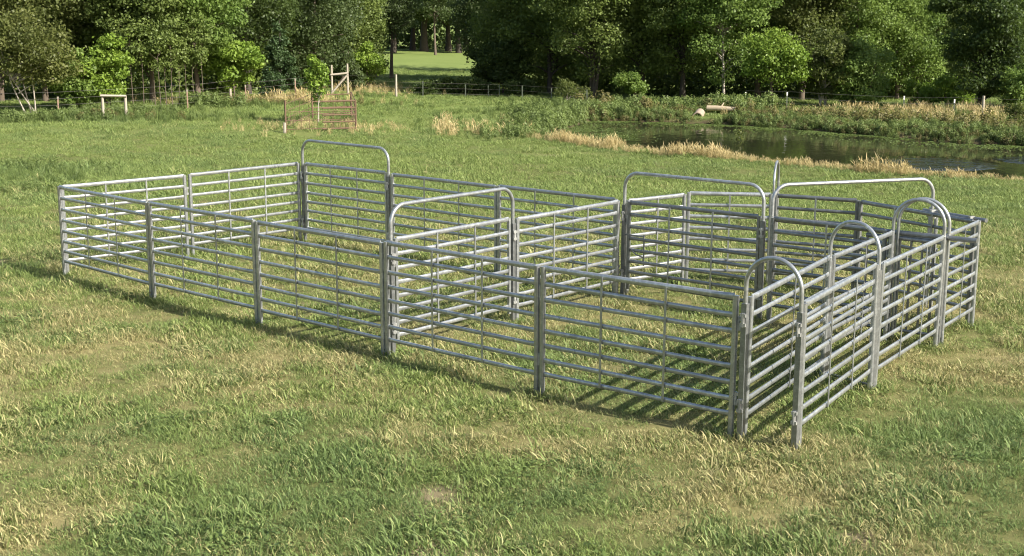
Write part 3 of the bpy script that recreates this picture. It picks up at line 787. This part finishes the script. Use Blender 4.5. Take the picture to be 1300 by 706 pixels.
# ------------------------------------------------------------------ wire fences and posts
def wire_fence(pix, label, strands, name='wire_fence'):
    pts = [(on_ground(x, yb), yt, yb, k) for x, yt, yb, k in pix]
    o = pts[0][0]; r = empty(name, o); tag(r, label, 'fence')
    tops = []
    for p, yt, yb, k in pts:
        hh = (yb - yt) / FPX * (0.98 * p.y + .8)
        q = p - o
        if k == 'w':
            MB().tube([q + Z * -.05, q + Z * hh * .5, q + Z * hh], [.062, .058, .055], 8).build('wooden_post', M_WOOD, r)
        elif k in 'tgd':
            b = MB().box(q + Z * (hh / 2 - .03), X * .026, Yv * .004, Z * (hh / 2 + .03)).box(q + Z * (hh / 2 - .03) + Yv * .02, X * .004, Yv * .018, Z * (hh / 2 + .03))
            po = b.build('steel_post', M_TPOST if k == 't' else M_TPOSTG, r, False)
            if k != 'd': MB().box(q + Z * (hh - .05) + Yv * .006, X * .028, Yv * .012, Z * (.075 if k == 'g' else .05)).build('post_cap', M_WHITE if k == 'g' else M_WOOD, po, False)
        tops.append((q, hh))
    for s in strands:
        m = MB()
        line = []
        for i in range(len(tops) - 1):
            a, ha = tops[i]; b2, hb = tops[i + 1]
            for t in (0, .5):
                z = -.015 if t else 0
                line.append(a.lerp(b2, t) + Z * (s * (1.0) + z))
        line.append(tops[-1][0] + Z * s)
        m.tube([l + Vector((0, -.07, 0)) for l in line], .0045, 5).build('wire', M_WIRE, r)
    return r
wire_fence([(-20, 122, 152, 't'), (75, 123, 150, 't'), (238.5, 114, 138, 't'), (293, 113, 131, 'w'), (312.5, 108, 134, 't'), (375.5, 100, 127, 't'), (422, 84, 121, 'n'), (503, 95, 122.5, 'w')],
           'wire pasture fence on faded red steel posts running along the wood', (.25, .5, .75, 1.0))
wire_fence([(503.5, 96, 122, 'n'), (537, 103, 123, 'd'), (591, 107, 124.5, 'd'), (620, 108, 124.8, 'd'), (634, 108, 125, 'd'), (663, 109, 127, 'd'), (700, 112, 129.5, 'd'), (745, 114, 131, 'd')],
           'low wire fence crossing in front of the far meadow and dark trees', (.2, .45, .7), 'wire_fence')
wire_fence([(946, 118, 138, 'g'), (998.5, 118, 140, 'g'), (1146.5, 123, 148, 'g'), (1210.5, 127, 148.5, 'g'), (1247, 122, 150, 'w'), (1330, 128, 153, 'g')],
           'wire fence on dark posts with white tops beyond the pond', (.3, .55, .8))
# pale wooden frame beside the fence
def beam_frame(name, label, posts, bars):
    o = on_ground(posts[0][0], posts[0][2]); r = empty(name, o); tag(r, label, 'gate posts')
    K = []
    for x, yt, yb in posts:
        p = on_ground(x, yb); p.y = o.y + (p.y - o.y) * .4; p.x = at_depth(x, p.y).x; p.z = float(height(p.x, p.y)); hh = (yb - yt) / FPX * (0.98 * p.y + .8)
        q = p - o; K.append((q, hh)); MB().tube([q + Z * -.06, q + Z * hh], [.062, .052], 8).build('post', M_WOOD, r)
    for (i, fi, j, fj) in bars:
        a = K[i][0] + Z * K[i][1] * fi; b = K[j][0] + Z * K[j][1] * fj; e = (b - a).normalized()
        MB().tube([a - e * .05 + Vector((0, -.05, 0)), b + e * .05 + Vector((0, -.05, 0))], .05, 8).build('beam', M_WOOD, r)
beam_frame('wooden_frame', 'pale wooden two-post frame with a top beam beside the pasture fence', [(131, 121, 151), (160, 121, 150)], [(0, .97, 1, .98)])
beam_frame('braced_gate_posts', 'tall wooden post pair with cross beam and diagonal brace by the wood', [(421, 83, 121), (441, 81, 120)], [(0, .68, 1, .70), (0, .08, 1, .64)])

# ------------------------------------------------------------------ culvert and log
cp = at_depth(885, 54.35); cp.z = ZW + .10
cul = empty('culvert_pipe', cp); tag(cul, 'pale round drain pipe mouth sticking out of the pond bank', 'pipe')
ring = MB(); e = Vector((.22, .97, .06)).normalized()
pa = Vector((0, 0, .10))
ring.tube([pa, pa + e * .04, pa + e * 1.3], [.205, .205, .20], 18, caps=False); ring.tube([pa + e * 1.3, pa + e * .04, pa], [.165, .165, .17], 18, caps=False)
b0 = len(ring.v)
for rr in (.205, .17):
    up = (Z - e * Z.dot(e)).normalized(); cc = e.cross(up)
    for k in range(18):
        an = 2 * math.pi * k / 18; ring.v.append(pa + up * (math.cos(an) * rr) + cc * (math.sin(an) * rr))
for k in range(18): ring.f.append([b0 + k, b0 + (k + 1) % 18, b0 + 18 + (k + 1) % 18, b0 + 18 + k])
ring.build('barrel', M_CLAY, cul)
MB().tube([pa + e * .9, pa + e * .92], .166, 18).build('shade_disc', M_SHADOWED, cul)  # added dark disc, its colour stands in for the shade deep in the pipe
lg = at_depth(897, 56.3); l2 = at_depth(935, 55.9); lg.z += .12; l2.z += .10
lo = empty('bleached_log', lg); tag(lo, 'pale bleached log lying on top of the pond bank', 'log')
dl = l2 - lg
MB().tube([Vector((0, 0, .12)), dl * .3 + Z * .13, dl * .7 + Z * .11, dl + Z * .10], [.12, .115, .105, .09], 10).build('stem', M_LOG, lo)
MB().tube([dl * .45 + Z * .12, dl * .52 + Vector((0, .10, .26)), dl * .58 + Vector((0, .16, .36))], [.04, .03, .025], 8).build('limb_stub', M_LOG, lo)

# ------------------------------------------------------------------ grass (geometry-node scatter, nobody could count it)
def blade_clump(nb, rad, hmin, hmax, wid, lean, rg, seed_head=False, broad=False):
    V = []; Q = []; R = []
    for i in range(nb):
        an = rg.random() * 6.283; rr = rad * math.sqrt(rg.random()); x, y = rr * math.cos(an), rr * math.sin(an)
        h = hmin + (hmax - hmin) * rg.random() ** 1.4
        da = an * .4 + rg.random() * 6.283; ln = lean * (0.25 + rg.random() * 1.1)
        dx, dy = math.cos(da), math.sin(da); px, py = -dy, dx
        tw = rg.random() * 1.2; px, py = px * math.cos(tw) + dx * math.sin(tw), py * math.cos(tw) + dy * math.sin(tw)
        w = wid * (.7 + .6 * rg.random())
        b = len(V)
        prof = ((0, .8, 0), (.45, 1.0, .30), (.8, .7, .68), (1, .12, 1.0)) if not seed_head else ((0, .6, 0), (.6, .5, .25), (.78, 1.9, .5), (1, .4, .95))
        for t, ww, bend in prof:
            off = ln * bend * h; zz = h * t * (1 - .35 * min(1, ln) * bend)
            V.append((x + dx * off - px * w * ww, y + dy * off - py * w * ww, zz - .008)); V.append((x + dx * off + px * w * ww, y + dy * off + py * w * ww, zz - .008))
        r = rg.random()
        for k in range(len(prof) - 1): Q.append((b + 2 * k, b + 2 * k + 1, b + 2 * k + 3, b + 2 * k + 2)); R.append(r)
    return np.array(V), np.array(Q), np.array(R)
def scatter(name, P, scl, protos, mat_attr, label=None, cat=None, rot=None, attrs=None, idx=None):
    n = len(P)
    me = bpy.data.meshes.new(name); me.vertices.add(n); me.vertices.foreach_set('co', np.ascontiguousarray(P, dtype=np.float32).ravel())
    if rot is None:
        rot = np.stack([rng.normal(size=n) * .17, rng.normal(size=n) * .17, rng.random(n) * 6.283], 1)
    vattr(me, 'rot', rot.astype(np.float32), 'FLOAT_VECTOR'); vattr(me, 'scl', scl.astype(np.float32))
    a = me.attributes.new('pick', 'INT', 'POINT'); a.data.foreach_set('value', (rng.integers(0, len(protos), n) if idx is None else idx).astype(np.int32))
    for k, v in (attrs or {}).items(): vattr(me, k, v.astype(np.float32))
    o = bpy.data.objects.new(name, me); C.objects.link(o); tag(o, label, cat, kind='stuff')
    me.materials.append(protos[0].data.materials[0])
    col = bpy.data.collections.new(name + '_clumps')
    for p in protos: col.objects.link(p)
    ng = bpy.data.node_groups.new(name + '_scatter', 'GeometryNodeTree')
    ng.interface.new_socket('Geometry', in_out='INPUT', socket_type='NodeSocketGeometry'); ng.interface.new_socket('Geometry', in_out='OUTPUT', socket_type='NodeSocketGeometry')
    gi = ng.nodes.new('NodeGroupInput'); go = ng.nodes.new('NodeGroupOutput'); ip = ng.nodes.new('GeometryNodeInstanceOnPoints')
    ci = ng.nodes.new('GeometryNodeCollectionInfo'); ci.inputs[0].default_value = col; ci.inputs[1].default_value = True; ci.inputs[2].default_value = True
    def na(nm, ty):
        q = ng.nodes.new('GeometryNodeInputNamedAttribute'); q.data_type = ty; q.inputs[0].default_value = nm; return q.outputs[0]
    er = ng.nodes.new('FunctionNodeEulerToRotation')
    lk = ng.links.new
    lk(gi.outputs[0], ip.inputs['Points']); lk(ci.outputs[0], ip.inputs['Instance']); ip.inputs['Pick Instance'].default_value = True
    lk(na('pick', 'INT'), ip.inputs['Instance Index']); lk(na('rot', 'FLOAT_VECTOR'), er.inputs[0]); lk(er.outputs[0], ip.inputs['Rotation'])
    lk(na('scl', 'FLOAT'), ip.inputs['Scale']); lk(ip.outputs[0], go.inputs[0])
    md = o.modifiers.new('scatter', 'NODES'); md.node_group = ng
    return o
def proto(name, V, Q, attrname, R, mat):
    return bpy.data.objects.new(name, mesh_np(name, V, Q, mat, {attrname: R}))

rg = np.random.default_rng(42)
turf_protos = []
for k in range(10):
    ln = (.7, 1.0, 1.3, .85, 1.15)[k % 5]
    V, Q, R = blade_clump(84, .115, .010, .034 + .013 * (k % 3), .0023, ln, rg)
    if k in (3, 7):      # taller sparse sprigs
        V, Q, R = blade_clump(40, .10, .03, .075, .0024, .8, rg)
    if k == 9:           # flat broad leaves of clover and plantain
        nl = 60; an = rg.random(nl) * 6.283; q = rg.random(nl) ** .5 * .10
        P = np.stack([q * np.cos(an), q * np.sin(an), .012 + .025 * rg.random(nl)], 1)
        V, Q = leaves(P, np.tile([0, 0, 1.0], (nl, 1)) + rdir(nl, rg) * .45, .017 * (.6 + .8 * rg.random(nl)), .8, rg); R = rg.random(nl) * .5
    turf_protos.append(proto('turf_clump_%02d' % k, V, Q, 'rnd', R, M_TURF))
def sample(y0, y1, dens, margin=1.6):
    """random ground points across the view between two distances"""
    a = 0.402; area = (a * (y0 + y1) + 2 * margin) * (y1 - y0)
    n = int(area * dens * 1.0)
    y = np.sqrt(rng.random(n) * (y1 ** 2 - y0 ** 2) + y0 ** 2)
    x = (rng.random(n) * 2 - 1) * (a * y + margin)
    return x, y
X_, Y_, S_ = [], [], []
for y0, y1, dn, sc in ((5.6, 10, 220, 1.0), (10, 14, 160, 1.08), (14, 20, 115, 1.2), (20, 30, 68, 1.4), (30, 45, 36, 1.7), (45, 66, 18, 2.0)):
    x, y = sample(y0, y1, dn); X_.append(x); Y_.append(y); S_.append(np.full(len(x), sc))
n_ = 4200; yq = 66 + 34 * rng.random(n_); X_.append(-13 + 15 * rng.random(n_)); Y_.append(yq); S_.append(np.full(n_, 2.2))
x = np.concatenate(X_); y = np.concatenate(Y_); s = np.concatenate(S_)
keep = (pond_sd(x, y) > 0.35) & (rng.random(len(x)) > soil_at(x, y) * 1.1)
x, y, s = x[keep], y[keep], s[keep]
dry = dry_at(x, y); lush = lush_at(x, y)
tuft = smooth(.18, .85, fbm(x, y, 0.42, 17.0, 3))
s = s * (0.55 + 0.85 * rng.random(len(x))) * (0.48 + 0.92 * tuft + 0.10 * lush)
# longer grass round the feet of the panels
fp = []
for o_ in scene.objects:
    if o_.name.split('.')[0] in ('fence_panel', 'race_arch', 'gateway'):
        e_ = Matrix.Rotation(o_.rotation_euler.z, 3, 'Z') @ X
        ends = [c for c in o_.children if c.name.split('.')[0] in ('post', 'leg_sleeve')]
        for c in ends:
            q_ = o_.location + e_ * c.location.x; fp += [(q_.x + rng.normal() * .05, q_.y + rng.normal() * .05) for _ in range(4)]
fp = np.array(fp)
x = np.concatenate([x, fp[:, 0]]); y = np.concatenate([y, fp[:, 1]]); s = np.concatenate([s, 1.0 + .6 * rng.random(len(fp))])
dry = dry_at(x, y); lush = lush_at(x, y)
pk = rng.integers(0, 9, len(x)); pk = np.where((rng.random(len(x)) < .02 + .10 * smooth(.55, .75, fbm(x, y, .9, 71.0, 2))) & (y < 15), 9, pk)
scatter('turf_grass', np.stack([x, y, height(x, y)], 1), s, turf_protos, 'rnd', idx=pk, label='mottled green and straw-coloured turf covering the pasture', cat='grass',
        attrs={'dry': np.clip(dry + rng.normal(size=len(x)) * .14 + .55 * (rng.random(len(x)) < .07) * smooth(30, 16, y), 0, 1), 'lush': lush, 'vary': rng.random(len(x))})

# tall dry straw grass
st_protos = []
for k in range(6):
    V, Q, R = blade_clump(22, .17, .22, .56, .0058, .36, rg, seed_head=True)
    V2, Q2, R2 = blade_clump(14, .15, .10, .28, .007, .7, rg)
    st_protos.append(proto('straw_clump_%02d' % k, np.concatenate([V, V2]), np.concatenate([Q, Q2 + len(V)]), 'tint', np.concatenate([R, R2]), LEAF['straw']))
near_line = [Vector((p[0], p[1], 0)) for p in POND[:8]]
px_, py_, sc_ = [], [], []
for i in range(len(near_line) - 1):
    a, b = near_line[i], near_line[i + 1]; ln = (b - a).length; k = int(ln * 40)
    t = rng.random(k); off = -(.02 + .95 * rng.random(k))
    nx_, ny_ = -(b - a).y / ln, (b - a).x / ln
    X0 = a.x + (b.x - a.x) * t; Y0 = a.y + (b.y - a.y) * t
    gp = fbm(X0, Y0, .9, 41.0, 3)
    px_.append(X0 + nx_ * off); py_.append(Y0 + ny_ * off); sc_.append((.36 + .56 * smooth(.30, .72, gp)) * (.6 + .6 * rng.random(k)))
for (a, b, n_, sx, sy, sc) in ((575, 168, 11, .6, .5, 1.0), (596, 170, 7, .6, .4, .9), (560, 162, 6, .3, .3, 1.2), (630, 160, 14, 1.4, 1.0, .6), (340, 130, 60, 2.4, .7, .9), (378, 127, 50, .9, .5, 1.1), (465, 120, 30, 1.2, 1.2, .7),
                              (410, 163, 110, 1.5, 1.3, .55), (1180, 146, 240, 2.6, 1.2, .95), (1245, 147, 200, 2.0, 1.3, .95), (500, 116, 34, 1.4, 2.0, .7), (455, 116, 40, 1.0, .8, 1.0)):
    c = on_ground(a, b); px_.append(c.x + rng.normal(size=n_) * sx); py_.append(c.y + rng.normal(size=n_) * sy); sc_.append(sc * (.6 + .6 * rng.random(n_)))
x = np.concatenate(px_); y = np.concatenate(py_); s = np.concatenate(sc_); k = pond_sd(x, y) > .05
x, y, s = x[k], y[k], s[k]
scatter('straw_grass', np.stack([x, y, height(x, y)], 1), s, st_protos, 'tint', 'tall dry straw-coloured grass along the near pond edge and fence lines', 'grass')

def clear(x, y):
    return ~((np.abs(x - 8.35) < 1.05) & (np.abs(y - 54.9) < 1.5)) & (np.hypot(x - cp.x, y - cp.y) > .5)
# leafy weeds along the far bank, pond tip and fence foot
def weed_clump(mat, nl, h, rad, ls, name):
    t = rg.random(nl); an = rg.random(nl) * 6.283; q = rg.random(nl) ** .5
    P = np.stack([rad * q * np.cos(an) * (.5 + .5 * t), rad * q * np.sin(an) * (.5 + .5 * t), h * t * (1 - .25 * q)], 1)
    N = np.stack([np.cos(an), np.sin(an), np.full(nl, .9)], 1) + rdir(nl, rg) * .6
    V, Fq = leaves(P, N, ls * (.6 + .8 * rg.random(nl)), .42, rg)
    return proto(name, V, Fq, 'tint', np.clip(.25 + .5 * t + .25 * rg.random(nl), 0, 1), mat)
wp = [weed_clump(LEAF['weed'], 130, .46, .20, .072, 'weed_clump_%02d' % k) for k in range(4)]
wd = [weed_clump(LEAF['weeddry'], 110, .40, .18, .07, 'dry_weed_clump_%02d' % k) for k in range(3)]
far_line = [Vector((p[0], p[1], 0)) for p in ((3.2, 54.8), (4.6, 55.0), (6.45, 54.3), (8.9, 53.1), (10.9, 51.2), (13.2, 48.5), (15.2, 46.4), (17.3, 44.7), (21, 42.3), (26, 39.1))]
A_, B_, S2 = [], [], []
def band(line, perm, o0, o1, sc0, sc1):
    for i in range(len(line) - 1):
        a, b = line[i], line[i + 1]; ln = (b - a).length; k = int(ln * perm)
        t = rng.random(k); off = o0 + (o1 - o0) * rng.random(k); nx_, ny_ = (b - a).y / ln, -(b - a).x / ln
        if nx_ + ny_ < 0: nx_, ny_ = -nx_, -ny_
        A_.append(a.x + (b.x - a.x) * t + nx_ * off); B_.append(a.y + (b.y - a.y) * t + ny_ * off)
        S2.append((sc0 + (sc1 - sc0) * rng.random(k)) * (.55 + .9 * fbm(A_[-1], B_[-1], 1.3, 50.0, 2)))
band(far_line, 30, -.3, .9, .45, .9); band(far_line, 46, .5, 3.8, .32, .80)
for (a, b, n_, sx, sy, sc) in ((715, 158, 170, 1.0, 1.6, 1.15), (700, 166, 80, .6, .9, .9), (655, 172, 70, .9, .6, .8), (735, 145, 130, 1.3, 1.2, 1.2), (680, 152, 40, .5, .5, 1.3), (20, 215, 90, 1.1, .9, .55), (40, 245, 50, .8, .5, .45),
                              (60, 153, 60, 2.0, .5, .9), (200, 143, 60, 1.6, .5, .8), (265, 137, 50, .9, .5, 1.4), (110, 150, 50, 2.0, .4, .8), (455, 122, 20, .8, .4, .7), (660, 128, 40, 1.6, .4, .5),
                              (940, 141, 60, 1.0, .6, 1.5), (905, 139, 20, .4, .4, 1.2), (0, 155, 50, 1.5, .5, 1.0), (835, 139, 90, 1.0, .7, 1.2), (870, 147, 14, .3, .15, .5), (915, 147, 24, .6, .25, .45)):
    c = on_ground(a, b); A_.append(c.x + rng.normal(size=n_) * sx); B_.append(c.y + rng.normal(size=n_) * sy); S2.append(sc * (.6 + .7 * rng.random(n_)))
x = np.concatenate(A_); y = np.concatenate(B_); s = np.concatenate(S2)
k = (pond_sd(x, y) > -.12) & clear(x, y); x, y, s = x[k], y[k], s[k]
scatter('bank_weeds', np.stack([x, y, height(x, y)], 1), s, wp, 'tint', 'leafy green weeds covering the far pond bank and fence foot', 'weeds')
A_, B_, S2 = [], [], []
band(far_line, 26, -.4, .6, .35, .75); band(far_line, 12, 1.0, 4.0, .7, 1.6)
for (a, b, n_, sx, sy, sc) in ((755, 150, 30, .3, .4, 1.0), (870, 144, 50, .5, .5, .6), (940, 146, 60, .9, .5, .6), (320, 131, 60, 2.5, .5, .8), (150, 150, 40, 1.6, .4, .8), (1100, 160, 60, 1.5, .8, .8)):
    c = on_ground(a, b); A_.append(c.x + rng.normal(size=n_) * sx); B_.append(c.y + rng.normal(size=n_) * sy); S2.append(sc * (.6 + .7 * rng.random(n_)))
x = np.concatenate(A_); y = np.concatenate(B_); s = np.concatenate(S2)
k = (pond_sd(x, y) > -.15) & clear(x, y); x, y, s = x[k], y[k], s[k]
scatter('dry_weeds', np.stack([x, y, height(x, y)], 1), s, wd, 'tint', 'brownish dry weeds at the waterline of the far pond bank', 'weeds')
gg = []
for k in range(5):
    V, Q, R = blade_clump(60, .20, .18, .46, .008, .45, rg); gg.append(proto('green_grass_clump_%02d' % k, V, Q, 'tint', R * .9, LEAF['weed']))
A_, B_, S2 = [], [], []
band(far_line, 46, -.3, 4.2, .35, .8)
for (a, b, n_, sx, sy, sc) in ((100, 151, 150, 4.0, .7, .8), (300, 134, 110, 3.5, .7, .7), (20, 225, 60, 1.2, .8, .5), (680, 150, 200, 2.4, 2.6, .6), (640, 126, 60, 1.6, .5, .5), (1200, 150, 140, 3.0, 1.2, .9)):
    c = on_ground(a, b); A_.append(c.x + rng.normal(size=n_) * sx); B_.append(c.y + rng.normal(size=n_) * sy); S2.append(sc * (.5 + .8 * rng.random(n_)))
x = np.concatenate(A_); y = np.concatenate(B_); s = np.concatenate(S2)
k = (pond_sd(x, y) > -.1) & clear(x, y); x, y, s = x[k], y[k], s[k]
scatter('rank_grass', np.stack([x, y, height(x, y)], 1), s, gg, 'tint', 'rank green grass growing through the weeds by pond and fences', 'grass')
# floating weed on the water near the far shore and pond tip
n_ = 9000
t = rng.random(n_) * (len(far_line) - 1); i0 = t.astype(int); fr = t - i0
fl = np.array([(p.x, p.y) for p in far_line]); q = fl[i0] * (1 - fr)[:, None] + fl[i0 + 1] * fr[:, None]
off = rng.exponential(.55, n_) + rng.normal(size=n_) * .1
q[:, 0] -= off * .6; q[:, 1] -= off * .8
tip = np.stack([rng.normal(size=2600) * 1.0 + 2.6, rng.normal(size=2600) * 2.6 + 49], 1)
q = np.concatenate([q, tip]); q = q[(pond_sd(q[:, 0], q[:, 1]) < .1) & (fbm(q[:, 0], q[:, 1], .9, 61.0) > .40)]
P = np.concatenate([q, np.full((len(q), 1), ZW + .006)], 1); P[:, 2] += rng.random(len(q)) * .012
V, Fq = leaves(P, np.tile([0, 0, 1.0], (len(P), 1)) + rdir(len(P)) * .12, .10 * (.5 + .9 * rng.random(len(P))), .8)
o = bpy.data.objects.new('floating_weed', mesh_np('floating_weed', V, Fq, LEAF['weed'], {'tint': rng.random(len(P))})); C.objects.link(o)
tag(o, 'floating green weed along the far waterline of the pond', 'pond weed', kind='stuff')
# tall pale reed plant at the near edge
rp_ = on_ground(938, 196.5)
tree('reed_plant', rp_, 1.05, .26, .1, 'yellow', 'tall pale yellow-green weed standing at the near pond edge', cat='weed', n=170, ls=.10, seed=402, stems=6, bark=LEAF['yellow'], trunk_r=.012, lobe=.14)
print('objects', len(scene.objects))
